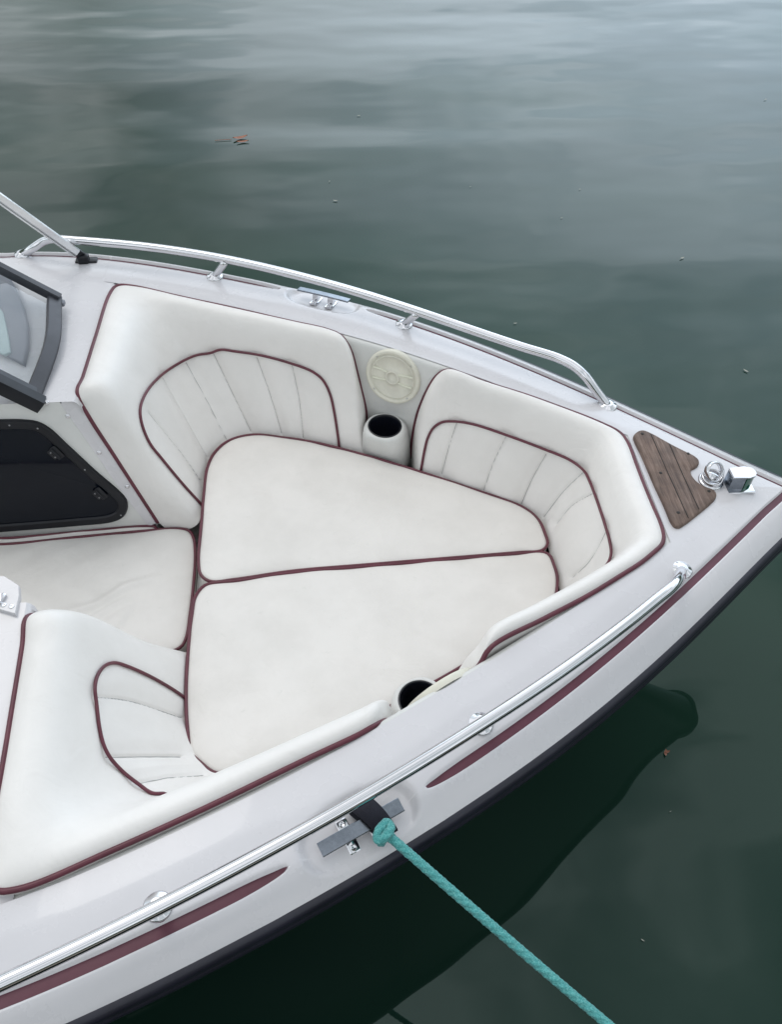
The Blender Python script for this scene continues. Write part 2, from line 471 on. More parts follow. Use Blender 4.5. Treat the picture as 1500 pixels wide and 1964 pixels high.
# ------------------------------------------------------------------ coaming wall, cockpit floor
rows = [(0.024, -0.0034), (0.014, -0.0026), (0.006, -0.0032), (0.001, -0.0055), (-0.002, -0.010), (-0.0045, -0.020), (-0.008, -0.040), (-0.017, -0.080), (-0.027, -0.150), (-0.029, -0.19), (-0.030, -0.42)]
path = [np.array([x, r_(x)]) for x in np.linspace(-0.612, 0.738, 124)]
cx = 0.757
path += [np.array([0.749, r_(0.749) - 0.004]), np.array([cx, r_(cx) - 0.018])]
path = path + [np.array([cx, 0.06]), np.array([cx, 0.0]), np.array([cx, -0.06])] + [np.array([p[0], -p[1]]) for p in path[::-1]]
path = np.array(path); tg = np.gradient(path, axis=0); tg /= np.linalg.norm(tg, axis=1)[:, None]
V = []
for p, t in zip(path, tg):
    n = np.array([-t[1], t[0]]); n = n if n @ (p - np.array([-0.2, 0])) > 0 else -n
    for o, dz in rows: V.append((p[0] + n[0] * o, p[1] + n[1] * o, sheer(p[0]) + 0.006 + dz))
liner = mk('coaming_wall', V, grid_faces(len(path), len(rows)), M['liner'], boat)
V = [(-2.3, -0.62, -0.42), (-0.5, -0.60, -0.42), (0.0, -0.47, -0.42), (0.56, -0.13, -0.42), (0.56, 0.13, -0.42), (0.0, 0.47, -0.42), (-0.5, 0.60, -0.42), (-2.3, 0.62, -0.42)]
mk('cockpit_floor', V, [tuple(range(8))], M['liner'], boat, smooth=False)
# seat bases under the cushions
V = []
for z in (-0.372, -0.41):
    V += [(-0.375, 0.50, z), (-0.23, 0.55, z), (0.07, 0.46, z), (0.54, 0.15, z), (0.585, 0.0, z), (0.54, -0.15, z), (0.07, -0.46, z), (-0.23, -0.55, z), (-0.375, -0.50, z)]
mk('seat_base', V, grid_faces(2, 9, False, True) + [tuple(range(9))], M['liner'], boat, smooth=False)

# ------------------------------------------------------------------ backrests
G = [(0, 0), (0.035, 0.028), (0.09, 0.050), (0.17, 0.056), (0.27, 0.034), (0.36, -0.035), (0.45, -0.16), (0.58, -0.38), (0.78, -0.67), (1, -1)]
gp = crom([np.array([a, b, 0.0]) for a, b in G], 100)
def loft(ctrl, nu):
    """backrest skin between its top edge and the seat"""
    A = crom([np.r_[t, b] for t, b in ctrl], nu)
    P = np.zeros((nu, len(gp), 3))
    for i in range(nu):
        t, b = A[i, :3], A[i, 3:]
        h = max(t[2] - b[2], 0.0)
        for j, (w, g, _) in enumerate(gp):
            P[i, j, :2] = t[:2] + (b[:2] - t[:2]) * w; P[i, j, 2] = t[2] + g * h
    return A, P

def back_skin(P, A):
    """close the back: two rows behind the piping"""
    nu, nv, _ = P.shape
    c = P.reshape(-1, 3).mean(0); Q = np.zeros((nu, nv + 2, 3)); Q[:, 2:] = P
    for i in range(nu):
        d = A[i, :2] - A[i, 3:5]; d = d / (np.linalg.norm(d) + 1e-6)
        Q[i, 1] = [*(A[i, :2] + d * 0.004), A[i, 2] - 0.012]; Q[i, 0] = [*(A[i, :2] + d * 0.0), A[i, 2] - 0.05]
    return Q

def groove(P, lines, depth=0.004, width=0.0035, soft=0.016):
    """sew seams into the skin"""
    nu, nv, _ = P.shape
    du = np.gradient(P, axis=0); dv = np.gradient(P, axis=1); n = np.cross(du, dv); n /= np.linalg.norm(n, axis=2)[..., None] + 1e-9
    if n[..., 2].mean() < 0: n = -n
    D = np.zeros((nu, nv))
    for L in lines:
        L = resample(L, 120)
        d = np.full((nu, nv), 9.0)
        for q in L: d = np.minimum(d, np.linalg.norm(P - q, axis=2))
        D = np.maximum(D, 0.55 * np.exp(-(d / soft) ** 2) + 0.45 * np.exp(-(d / width) ** 2))
    return P - n * (D * depth)[..., None]

tl = bvh(liner)
def onw(x, y, lift=0.001): return RC(tl, x, y, lift)[0]
CB = U(150, 768, 0.046); BB = U(303, 1003, SF + 0.004)
def lp(k): return CB + (BB - CB) * k
aft = [(BB, U(318, 1014, SF - 0.01)), (lp(0.86), U(350, 1017, SF - 0.01)), (lp(0.66), U(378, 1006, S - 0.04)), (lp(0.4), U(386, 982, S - 0.02)),
       (lp(0.13), U(389, 955, S - 0.02)), (U(149, 757, 0.047), U(393, 925, S - 0.02)), (U(160, 725, 0.044), U(399, 898, S - 0.02)), (U(185, 645, 0.034), U(412, 872, S - 0.02)),
       (U(211, 566, 0.022), U(432, 853, S - 0.02)), (U(226, 550, 0.019), U(455, 841, S - 0.02)), (U(255, 551, 0.015), U(478, 838, S - 0.02)), (U(340, 570, 0.01), U(530, 842, S - 0.02)),
       (U(440, 592, 0.008), U(575, 850, S - 0.02)), (U(560, 619, 0.008), U(625, 858, S - 0.02)), (U(630, 635, 0.007), U(660, 865, S - 0.02)), (U(655, 647, 0.0), U(674, 868, S - 0.02)),
       (onw(671, 670), U(684, 870, S - 0.02)), (onw(686, 722), U(691, 872, S - 0.02)), (onw(702, 793), U(696, 873, S - 0.02)), (onw(697, 850), U(698, 874, S - 0.02))]
fr = [(onw(789, 878), U(795, 908, S - 0.02)), (onw(792, 840), U(800, 910, S - 0.02)), (onw(803, 790), U(806, 912, S - 0.02)), (onw(825, 741), U(816, 914, S - 0.02)),
      (onw(842, 719), U(832, 919, S - 0.02)), (U(863, 712, 0.007), U(852, 926, S - 0.02)), (US(930, 735, 0.007), U(893, 942, S - 0.02)), (US(1010, 760, 0.007), U(947, 962, S - 0.02)),
      (US(1085, 787, 0.007), U(992, 977, S - 0.02)), (US(1130, 804, 0.007), U(1008, 984, S - 0.02)), (US(1165, 819, 0.008), U(1020, 991, S - 0.02)), (US(1183, 828, 0.008), U(1028, 997, S - 0.02)), (US(1195, 838, 0.008), U(1034, 1003, S - 0.02)), (US(1206, 856, 0.008), U(1039, 1010, S - 0.02)), (US(1219, 891, 0.009), U(1046, 1029, S - 0.02))]
mid = (US(1241, 948, 0.009), U(1051, 1050, S - 0.02)); mid[0][1] = 0; mid[1][1] = 0
def near_end(i, t):
    if i > 5: return t
    x2 = t[0] - 0.038 * min(1, (6 - i) / 1.0)
    return np.array([x2, t[1] + r_(x2) - r_(t[0]) + 0.003, t[2] + sheer(x2) - sheer(t[0])])
front = fr + [mid] + [(mir(near_end(i, a)), mir(b)) for i, (a, b) in reversed(list(enumerate(fr)))]

def zz(l, sc, ox, oy): return [(ox + a / sc, oy + b / sc) for a, b in l]
arch_aft = zz([(712, 1108), (600, 985), (480, 840), (410, 750), (365, 640), (355, 560), (370, 500), (410, 430), (490, 350), (600, 280), (680, 245), (760, 232), (820, 213), (900, 222), (1050, 245), (1220, 290), (1350, 340), (1410, 390), (1450, 470), (1475, 580), (1497, 725), (1503, 775)], 3.0, 150, 600)
seams_aft = [[(407, 680), (445, 758), (480, 829)], [(358, 695), (400, 770), (437, 843)], [(317, 723), (360, 800), (402, 876)], [(290, 790), (357, 873), (389, 920)], [(490, 688), (515, 757), (538, 833)], [(558, 703), (572, 770), (580, 842)]]
arch_near = zz([(1180, 860), (1100, 805), (950, 720), (800, 655), (730, 637), (670, 655), (625, 710), (605, 790), (615, 900), (635, 1060), (660, 1160), (700, 1240), (780, 1330), (880, 1410), (970, 1470), (1045, 1474)], 3.333, 0, 1080)
seams_near = [[(188, 1333), (255, 1341), (354, 1373)], [(210, 1449), (280, 1447), (352, 1446)], [(264, 1498), (330, 1484), (392, 1480)]]
arch_fr = zz([(58, 712), (75, 620), (95, 560), (130, 525), (180, 517), (260, 527), (400, 572), (560, 632), (650, 670), (710, 715), (740, 775), (768, 850)], 2.083, 780, 560)
seams_fr = [[(874, 814), (858, 862), (845, 912)], [(970, 838), (945, 890), (926, 943)], [(1046, 874), (1020, 920), (998, 970)], [(1116, 903), (1075, 945), (1039, 992)], [(1133, 944), (1092, 968), (1063, 1003)]]

def build_backrest(ctrl, nu, jobs, flip, lab):
    A, P = loft(ctrl, nu)
    if flip: P = P * np.array([1, -1, 1]); A = A * np.array([1, -1, 1, 1, -1, 1])
    raw = mk('tmp', P.reshape(-1, 3), grid_faces(nu, P.shape[1]), M['vinyl']); tree = bvh(raw)
    arches, seams = jobs(tree); tree0 = tree
    me = raw.data; LOC.pop(raw.name); bpy.data.objects.remove(raw); bpy.data.meshes.remove(me)
    P2 = groove(P, arches, 0.003, 0.004, 0.014); P2 = groove(P2, seams, 0.0115, 0.0028, 0.022)
    Q = back_skin(P2, A)
    o = mk('backrest', Q.reshape(-1, 3), grid_faces(nu, Q.shape[1]), M['vinyl'], boat)
    tree2 = bvh(o)
    top = A[:, :3].copy(); top = crom(list(top[::4]), 260)
    mk('piping', *tube(top + np.array([0, 0, 0.002]), 0.0056, 10), M['piping'], o)
    for L in arches: mk('insert_piping', *tube(L, 0.0037, 8), M['piping'], o)
    for L in seams:
        Q2 = []
        for p in resample(L, 60):
            h, nn, _, _ = tree0.find_nearest(W(p)); nn = nn if nn.z > -0.2 else -nn
            h2, _, _, _ = tree2.ray_cast(h + nn * 0.010, -nn)
            Q2.append(B_((h2 if h2 is not None and (h2 - h).length < 0.02 else h) + nn * 0.0002))
        Q2 = crom(Q2[:-1:7] + [Q2[-1]], 60)
        mk('seam', *tube(np.array(Q2), 0.0009, 6), M['thread'], o)
    return o

def jobs_aft(t): return [rcline(t, arch_aft, 160, 0.001)], [rcline(t, s, 40) for s in seams_aft]
def jobs_near(t):
    L = rcline(t, arch_near, 140, 0.001); d = L[-1] - L[-6]; d /= np.linalg.norm(d)
    L = np.vstack([L, [L[-1] + d * k - np.array([0, 0, k * 1.1]) for k in (0.006, 0.012, 0.02, 0.03)]])
    return [L], [rcline(t, s, 40) for s in seams_near]
def jobs_front(t):
    a = rcline(t, arch_fr, 90, 0.001); a = a[a[:, 1] > 0.004]
    a = np.vstack([a, [mir(q) for q in a[::-1]]]); a = crom(list(a[::4]), 170)
    s = [rcline(t, q, 40) for q in seams_fr]; s = s + [np.array([mir(q) for q in l]) for l in s]
    return [a], s
back_port = build_backrest(aft, 400, jobs_aft, False, '')
back_star = build_backrest(aft, 400, jobs_near, True, '')
back_bow = build_backrest(front, 480, jobs_front, False, '')

# ------------------------------------------------------------------ seat cushions: lift-out things of their own
def pad(name, outline, z, thick, label, puff=0.012, wrinkles=(), mt=None, tilt=None, n=260, pipe_top=True):
    o2 = crom([np.array([p[0], p[1], 0.0]) for p in outline], n, True)[:, :2]
    c = o2.mean(0); rings = []
    for dz, k in ((-thick, 0.97), (-thick + 0.012, 0.995), (-thick * 0.5, 1.004), (-0.012, 1.0), (-0.003, 0.997)):
        rings.append((k, dz))
    ks = list(np.linspace(0.99, 0.80, 14)) + list(np.linspace(0.77, 0.0, 34))
    V = []
    size = np.linalg.norm(o2 - c, axis=1)
    for k, dz in rings:
        for q in o2: V.append([*(c + (q - c) * k), z + dz])
    ph = rng.uniform(0, 6, 8)
    for k in ks:
        for q, s in zip(o2, size):
            p = c + (q - c) * k; d = s * (1 - k)
            h = puff * (1 - math.exp(-d / 0.035)) - 0.001
            h += 0.0016 * math.sin(p[0] * 17 + ph[0]) * math.sin(p[1] * 21 + ph[1]) + 0.0011 * math.sin(p[0] * 41 + ph[2] + 2 * math.sin(p[1] * 23)) * math.sin(p[1] * 35 + ph[3])
            V.append([*p, z + h])
    V = np.array(V)
    for L, amp, wd in wrinkles:
        L = resample(L, 60)[:, :2]
        m = slice(len(rings) * n, None)
        dd = np.linalg.norm(V[m, None, :2] - L[None], axis=2); d = dd.min(1); ii = dd.argmin(1)
        V[m, 2] += amp * np.exp(-(d / wd) ** 2) * np.sin(np.pi * np.clip(ii / 59, 0.02, 0.98)) ** 0.6
    nr = len(rings) + len(ks)
    F = grid_faces(nr, n, False, True) + [tuple(range(n))[::-1]]
    cw = W([c[0], c[1], z - thick])
    root = empty(name, cw, label, 'cushion')
    mk('cover', V, F, mt or M['seat'], root)
    mk('piping', *tube(np.array([[q[0], q[1], z] for q in (c + (o2 - c) * 1.001)]), 0.0041, 9, closed=True), M['piping'], root)
    return root

def us(l, dz=S): return [U(x, y, dz)[:2] for x, y in l]
port_out = us([(386, 1103), (381, 1075), (386, 1010), (392, 940), (398, 897), (412, 868), (440, 845), (485, 834), (540, 839), (600, 848), (700, 873), (800, 903), (900, 936), (960, 956), (1005, 974), (1032, 996), (1045, 1022), (1050, 1044), (1038, 1056), (1000, 1059), (850, 1071), (700, 1083), (560, 1095), (450, 1111), (405, 1115)])
pad('seat_cushion', port_out, S, 0.085, 'white seat cushion with maroon piping against the far backrest, tapering to the bow', 0.013)
hid = [np.array([-0.31, -0.535]), np.array([-0.20, -0.51])]
star_vis1 = us([(1052, 1063), (1063, 1085), (1069, 1112)])
star_hid = [np.array([p[0], -p[1]]) for p in us([(1005, 974), (960, 956), (900, 936), (800, 903), (740, 885), (690, 870)])]
star_vis2 = us([(420, 1483), (385, 1462), (367, 1442), (360, 1400), (357, 1330), (361, 1250), (368, 1180), (376, 1142), (394, 1122), (420, 1117)])
star_out = star_vis1 + star_hid + [np.array([-0.02, -0.465]), np.array([-0.16, -0.515])] + star_vis2 + us([(450, 1114.5), (560, 1098.5), (700, 1086.5), (850, 1074.5), (1000, 1062), (1035, 1059)])
pad('seat_cushion', star_out, S, 0.085, 'white seat cushion with maroon piping nearest the grab rail, beside the near cup holder', 0.013)
wr = [([U(120, 1180, SF), U(190, 1162, SF), U(240, 1130, SF), U(310, 1108, SF)], 0.009, 0.012), ([U(150, 1205, SF), U(220, 1165, SF), U(262, 1140, SF)], 0.007, 0.010),
      ([U(215, 1212, SF), U(235, 1190, SF), U(250, 1165, SF)], 0.008, 0.009), ([U(190, 1225, SF), U(205, 1200, SF), U(240, 1170, SF)], 0.006, 0.008)]
fill_out = [np.array([-1.25, 0.20]), np.array([-1.24, 0.215])] + us([(0, 1044), (150, 1030), (280, 1018), (340, 1014), (362, 1018), (371, 1032), (374, 1060), (371, 1120), (364, 1180), (357, 1222), (347, 1240), (325, 1250), (280, 1254)], SF) + [np.array([-0.58, -0.190]), np.array([-0.8, -0.20]), np.array([-1.24, -0.20]), np.array([-1.25, -0.18])]
pad('filler_cushion', fill_out, SF, 0.055, 'wrinkled white filler cushion in the walkway between the two consoles', 0.010, wr)
# thin pad edge between the console wall and the filler cushion
o1 = [np.array([-1.25, 0.205]), np.array([-1.25, 0.228])] + us([(0, 1031), (150, 1018.5), (282, 1007), (295, 1008), (299, 1014), (285, 1024), (150, 1036), (0, 1050)], SF)
pad('edge_cushion', o1, SF - 0.004, 0.05, 'narrow white cushion edge with maroon piping under the black hatch', 0.003)

# ------------------------------------------------------------------ consoles
def console(sg, hatch):
    f = (lambda p: np.asarray(p, float)) if sg > 0 else mir
    bx = 0.034
    y_of = lambda z: 0.300 - (0.300 - 0.232) * (0.05 - z) / (0.05 - SF)
    top = [lp(0.0), lp(0.25), lp(0.5), lp(0.75), lp(1.0)]
    T0 = [t + np.array([0.004, 0.0, -0.004]) for t in top]
    E0 = [np.array([t[0] - bx, t[1] - 0.000, t[2] + 0.004]) for t in top]
    E0 = [np.array([q[0], y_of(q[2]) + 0.002, q[2]]) for q in E0]; E0[0] = np.array([-0.648, 0.300, 0.053]); E0[-1] = np.array([BB[0] - 0.022, BB[1] - 0.004, SF - 0.004])
    rowsV = []
    n = 40
    Tl = resample(np.array(T0), n); El = resample(np.array(E0), n)
    V = []
    for t, e in zip(Tl, El):
        m1 = t * 0.6 + e * 0.4 + np.array([0, 0, 0.005]); m2 = t * 0.25 + e * 0.75 + np.array([0, 0, 0.004])
        e2 = np.array([e[0] - 0.003, y_of(e[2] - 0.008) - 0.001, e[2] - 0.008])
        V += [f(t), f(m1), f(m2), f(e), f(e2)]
    fl = mk('console_flange', V, grid_faces(n, 5), M['gelcoat'], boat)
    # wall facing the walkway
    V = []
    zs = np.linspace(0.0535, SF, 24); El2 = np.array([[e[0] - 0.004, 0, e[2] - 0.006] for e in El])
    for z in list(zs) + [-0.42]:
        xe = np.interp(-z, -El2[:, 2], El2[:, 0])
        for k in np.linspace(0, 1, 40): V.append(f([XA + (xe - XA) * k, y_of(z), z]))
    wl = mk('console_wall', V, grid_faces(25, 40), M['liner'], boat)
    return fl, wl
fl_p, wl_p = console(1, True)
fl_s, wl_s = console(-1, False)
# smoked hatch in the port console wall
tw = bvh(wl_p)
hp = [(-150, 806), (0, 804), (40, 804), (72, 808), (95, 820), (130, 852), (185, 903), (228, 940), (243, 957), (245, 975), (236, 990), (215, 999), (150, 1006), (0, 1018), (-150, 1030)]
def on_wall(px, py, lift=0.0):
    p, n = RC(tw, px, py, lift)
    return p, n
nW = on_wall(100, 930)[1]
ring = crom([on_wall(x, y)[0] for x, y in hp], 120)
cen = ring.mean(0)
def offring(k, h): return [cen + (q - cen) * k + nW * h for q in ring]
def inset(R, d):
    R = np.asarray(R); t = np.gradient(R, axis=0); t /= np.linalg.norm(t, axis=1)[:, None]
    n = np.cross(t, nW)
    if ((cen - R) * n).sum() < 0: n = -n
    return R + n * d
R0 = inset(ring, 0.0); R1 = inset(ring, 0.003); R2 = inset(ring, 0.022); R3 = inset(ring, 0.026)
rows_h = [(R0, 0.0), (R0, 0.006), (R1, 0.010), (R2, 0.010), (R3, 0.006), (R3, 0.002)]
V = []
for R, h in rows_h: V += [q + nW * h for q in R]
hatch = mk('hatch_door', [q + nW * 0.0035 for q in R3], [tuple(range(len(R3)))], M['smoked'], boat, smooth=False)
mk('hatch_frame', V, grid_faces(len(rows_h), len(ring)), M['black'], hatch, angle=40)
for hx, hy in ((112, 862), (196, 940)):
    p, n = on_wall(hx, hy, 0.010)
    t = on_wall(hx + 40, hy + 38)[0] - on_wall(hx - 40, hy - 38)[0]; t /= np.linalg.norm(t); b = np.cross(n, t)
    parts = [rbox(p + n * 0.003, t, b, n, 0.019, 0.008, 0.003), rbox(p - b * 0.014 + n * 0.002, t, b, n, 0.014, 0.008, 0.003), tube([p - t * 0.018 - b * 0.006 + n * 0.006, p + t * 0.018 - b * 0.006 + n * 0.006], 0.004, 8)]
    hg = mk('hatch_hinge', *merge(parts), M['black'], hatch, angle=40)
    for q in (-0.008, 0.008):
        mk('hinge_screw', *lathe(p - b * 0.014 + t * q + n * 0.005, n, [(0.0022, 0), (0.0018, 0.001), (0.0001, 0.0012)], 10), M['screw'], hatch)
for sx, sy in ((74, 818), (164, 897), (233, 984), (20, 812)):
    p, n = on_wall(sx, sy, 0.010)
    mk('frame_screw', *lathe(p, n, [(0.0024, 0), (0.002, 0.0008), (0.0001, 0.001)], 10), M['screw'], hatch)

# snap fasteners along the flange
def snap(p, n):
    pr = [(0.0062, 0), (0.0062, 0.0014), (0.0045, 0.002), (0.0036, 0.0022), (0.0036, 0.0042), (0.0028, 0.0048), (0.0006, 0.0046)]
    mk('snap_fastener', *lathe(p, n, pr, 18), M['chrome'], boat)
tf = bvh(fl_p, deck, wl_p)
for x, y in ((90, 773), (130, 798), (190, 868), (244, 933), (291, 986)):
    p, n = RC(tf, x, y)
    if p is not None: snap(p, n)
tfs = bvh(fl_s, deck, wl_s)
p, n = RC(tfs, 47, 1126)
if p is not None: snap(p, n)

# ------------------------------------------------------------------ windshield (port panel)
tdk = bvh(deck)
def post_bar(P, Q, w, h, upv):
    P, Q = np.asarray(P, float), np.asarray(Q, float); d = Q - P; L = np.linalg.norm(d); d /= L
    s = np.cross(d, upv); s /= np.linalg.norm(s); u = np.cross(s, d)
    return rbox((P + Q) / 2, d, s, u, L / 2, w, h, 0.003)
wb0 = U(103, 575, 0.058); wb1 = U(66, 752, 0.062)
wbm = U(90, 660, 0.062)
topP = UY(-60, 490, wb0[1] + 0.03); topS = UY(-60, 691, wb1[1] + 0.02)
rk = np.array([-0.36, 0.05, 0.26])
topP = UY(-130, 455, 0.80); topS = UY(-130, 655, 0.33)
ws_n = np.cross(topP - wb0, wb1 - wb0); ws_n /= np.linalg.norm(ws_n)
if ws_n[2] < 0: ws_n = -ws_n
base = crom([wb0 + np.array([0, .012, 0]), wbm + np.array([0.012, 0, 0]), wb1 + np.array([0, -0.012, 0])], 24)
pg = []
for i in range(24):
    k = i / 23
    for j in np.linspace(0, 1, 10):
        top = topP + (topS - topP) * k
        pg.append(base[i] + (top - base[i]) * j)
ws = mk('windshield', pg, grid_faces(24, 10), M['glass'], boat)
def strip_bar(line, w, h, upv):
    line = np.asarray(line); V = []
    t = np.gradient(line, axis=0); t /= np.linalg.norm(t, axis=1)[:, None]
    for p, d in zip(line, t):
        s = np.cross(d, upv); s /= np.linalg.norm(s); u = np.cross(s, d)
        for a, b in ((-w, -h), (-w, h * 0.7), (-w * 0.8, h), (w * 0.8, h), (w, h * 0.7), (w, -h)): V.append(p + s * a + u * b)
    n = len(line)
    return V, grid_faces(n, 6, False, True) + [tuple(range(6)), tuple((n - 1) * 6 + k for k in range(6))]
mk('base_frame', *strip_bar(base, 0.019, 0.011, ws_n), M['frame'], ws, angle=35)
mk('corner_post', *strip_bar([wb0 + (topP - wb0) * k + np.array([0.006, 0.004, 0.004]) for k in np.linspace(-0.03, 1, 12)], 0.012, 0.014, ws_n), M['frame'], ws, angle=35)
doorpost = [wb1 + (topS - wb1) * k for k in np.linspace(-0.04, 1, 12)]
mk('door_post', *strip_bar([q + np.array([0.0, -0.004, 0.0]) for q in doorpost], 0.012, 0.012, ws_n), M['frame'], ws, angle=35)
mk('door_seal', *strip_bar([q + np.array([0.010, -0.026, -0.012]) for q in doorpost], 0.017, 0.018, ws_n), M['black'], ws, angle=35)
mk('chrome_trim', *strip_bar([q + np.array([0.004, -0.0135, 0.008]) for q in doorpost], 0.0028, 0.003, ws_n), M['chrome'], ws, angle=35)
pc = U(112, 580, 0.055)
mk('frame_clip', *rbox(pc + np.array([0.004, 0.0, -0.004]), (1, 0.1, 0), (0, 1, 0), (0, 0, 1), 0.012, 0.009, 0.007), M['dash'], ws, angle=35)
# dash cowl behind the glass
def slab(poly, z0, h, name, m, parent):
    poly = np.array([np.r_[U(x, y, z0)[:2], z0] for x, y in poly]); c = poly.mean(0); n = len(poly); V = []
    for k, z in ((1.0, -0.004), (1.0, h * 0.6), (0.985, h * 0.9), (0.95, h), (0.5, h + 0.004)):
        V += [c + (q - c) * k + np.array([0, 0, z]) for q in poly]
    return mk(name, V, grid_faces(5, n, False, True) + [tuple(4 * n + k for k in range(n))], m, parent)
slab([(-160, 560), (-40, 545), (8, 548), (28, 580), (42, 610), (50, 640), (50, 680), (42, 712), (0, 702), (-160, 660)], 0.052, 0.012, 'dashboard', M['dash'], boat)
slab([(-120, 600), (-30, 590), (0, 622), (10, 660), (15, 690), (0, 698), (-120, 668)], 0.066, 0.006, 'dash_panel', M['teal_pad'], boat)

# hinge plate on the starboard console
hz_ = 0.062
pl_ = np.array([U(x, y, hz_) for x, y in ((-60, 1102), (8, 1104), (36, 1122), (37, 1142), (29, 1177), (-60, 1152))]); c = pl_.mean(0); V = []
for k, z in ((1.0, -0.014), (1.0, -0.002), (0.97, 0.0)): V += [c + (q - c) * k + np.array([0, 0, z]) for q in pl_]
hb = mk('hinge_plate', V, grid_faces(3, 6, False, True) + [tuple(12 + k for k in range(6))], M['gelcoat'], boat, angle=30)
for x, y in ((7, 1160), (22, 1163)):
    mk('plate_screw', *lathe(U(x, y, hz_), (0, 0, 1), [(0.0058, 0), (0.005, 0.0016), (0.0028, 0.0022), (0.0022, 0.0012), (0.0002, 0.001)], 16), M['chrome'], hb)
mk('latch_tab', *rbox(U(2, 1148, hz_ + 0.004), (1, -0.3, 0), (0.3, 1, 0), (0, 0, 1), 0.006, 0.012, 0.005), M['chrome'], hb, angle=35)

# ------------------------------------------------------------------ cup holders and speakers
def cup_holder(sg):
    f = (lambda p: np.asarray(p, float)) if sg > 0 else mir
    zc = -0.203; c = U(740, 815, zc) + np.array([-0.003, -0.005, 0]); n = 64; V = []
    def rr(hx, hy, k): # rounded rectangle ring
        out = []
        for i in range(n):
            t = 2 * math.pi * i / n; ct, st = math.cos(t), math.sin(t)
            out.append((hx * np.sign(ct) * abs(ct) ** k, hy * np.sign(st) * abs(st) ** k))
        return out
    rings = [(rr(0.046, 0.046, 1), zc - 0.010, 0), (rr(0.047, 0.047, 1), zc - 0.002, 0), (rr(0.050, 0.050, 1), zc + 0.001, 0), (rr(0.055, 0.054, 0.95), zc - 0.001, 0), (rr(0.059, 0.057, 0.82), zc - 0.007, 0), (rr(0.061, 0.058, 0.7), zc - 0.022, 0.003),
             (rr(0.066, 0.056, 0.6), zc - 0.07, 0.010), (rr(0.068, 0.054, 0.5), zc - 0.15, 0.016)]
    ax = np.array([math.cos(-0.45), math.sin(-0.45)]); ay = np.array([-ax[1], ax[0]])
    for R, z, off in rings:
        for a, b in R:
            p = c[:2] + ax * a + ay * (b + off); V.append(f([p[0], p[1], z]))
    h = mk('cup_holder', V, grid_faces(len(rings), n, False, True), M['liner'], boat)
    pr = [(0.0485, 0.0015), (0.0465, 0.003), (0.0445, 0.001), (0.043, -0.012), (0.040, -0.075), (0.036, -0.080), (0.026, -0.080), (0.024, -0.077), (0.0002, -0.077)]
    mk('cup_insert', *lathe(f(c), (0, 0, 1), pr, 48), M['cup'], h)
    return h
cup_holder(1); cup_holder(-1)
def speaker(c, n):
    a, b, n = frame_of(n); R = 0.081
    pr = [(R, -0.004), (R, 0.006), (R * 0.985, 0.010), (R * 0.93, 0.0115), (R * 0.86, 0.010), (R * 0.845, 0.0065), (R * 0.80, 0.0062), (R * 0.785, 0.0095), (R * 0.765, 0.0098), (R * 0.75, 0.007), (R * 0.4, 0.0085), (R * 0.255, 0.0085), (R * 0.25, 0.0135), (R * 0.20, 0.0135), (R * 0.19, 0.007), (0.0003, 0.0085)]
    sp = mk('speaker_cover', *lathe(c, n, pr, 64), M['cream'], boat)
    for k in (0.42, -0.42, math.pi + 0.42, math.pi - 0.42):
        L = []
        for q in np.linspace(0, 1, 12):
            rad = R * (0.24 + 0.52 * q); an = k * (1.45 - 0.85 * q ** 0.7) if abs(k) < 1 else math.pi + (k - math.pi) * (1.45 - 0.85 * q ** 0.7)
            L.append(c + rad * (math.cos(an) * a + math.sin(an) * b) + n * 0.0088)
        mk('grille_rib', *tube(L, 0.0034, 6), M['rib'], sp)
    for k in range(4):
        an = math.pi / 4 + k * math.pi / 2
        mk('cover_screw', *lathe(c + R * 0.90 * (math.cos(an) * a + math.sin(an) * b) + n * 0.0106, n, [(0.0034, 0), (0.003, 0.0008), (0.0012, -0.0002)], 12), M['screw'], sp)
p, n = RC(tl, 755, 722)
speaker(p, n); speaker(mir(p), mir(n))

# ------------------------------------------------------------------ grab rails
RR = 0.0123
def rail(path_pts, posts, name='grab_rail'):
    o = mk(name, *tube(path_pts, RR, 16), M['chrome'], boat)
    for foot, topp in posts:
        d = topp - foot
        mk('rail_post', *tube([foot + d * k for k in np.linspace(0, 1, 6)], 0.0108, 14), M['chrome'], o)
    return o
def flange(p, o):
    nrm = np.array([0, 0, 1.0])
    mk('rail_flange', *lathe(p, nrm, [(0.0245, -0.003), (0.0245, 0.0015), (0.022, 0.004), (0.016, 0.0058), (0.0135, 0.0085), (0.0115, 0.009)], 32), M['chrome'], o)
RH = 0.068
near_px = [(-330, 2030), (-150, 1951), (0, 1882), (150, 1816), (300, 1746), (400, 1692), (500, 1632), (600, 1580), (700, 1526), (800, 1466), (900, 1404), (1000, 1341), (1100, 1270), (1200, 1196), (1262, 1148)]
def smooth_run(px, deg=4):
    P = np.array([US(x, y, RH) for x, y in px]); pf_ = np.polynomial.Polynomial.fit(P[:, 0], P[:, 1], deg)
    return [np.array([x, pf_(x), sheer(x) + RH]) for x in P[:, 0]]
near = smooth_run(near_px) + [US(1288, 1127, RH - 0.003), US(1301, 1112, 0.052), US(1306, 1099, 0.024), US(1307, 1093, -0.002)]
npath = crom(near, 220)
nf = [US(303, 1738, 0.002), US(922, 1388, 0.002)]
def on_path(path, foot):
    i = np.argmin(np.abs(path[:, 0] - foot[0] - 0.006)); return path[i]
rn = rail(npath, [(q, on_path(npath, q)) for q in nf])
for q in nf + [US(1307, 1093, 0.0005)]: flange(q, rn)
far_px = [(100, 459), (140, 461), (250, 471), (330, 481), (412, 493), (500, 511), (600, 536), (700, 567), (800, 598), (900, 631), (1000, 664), (1070, 688)]
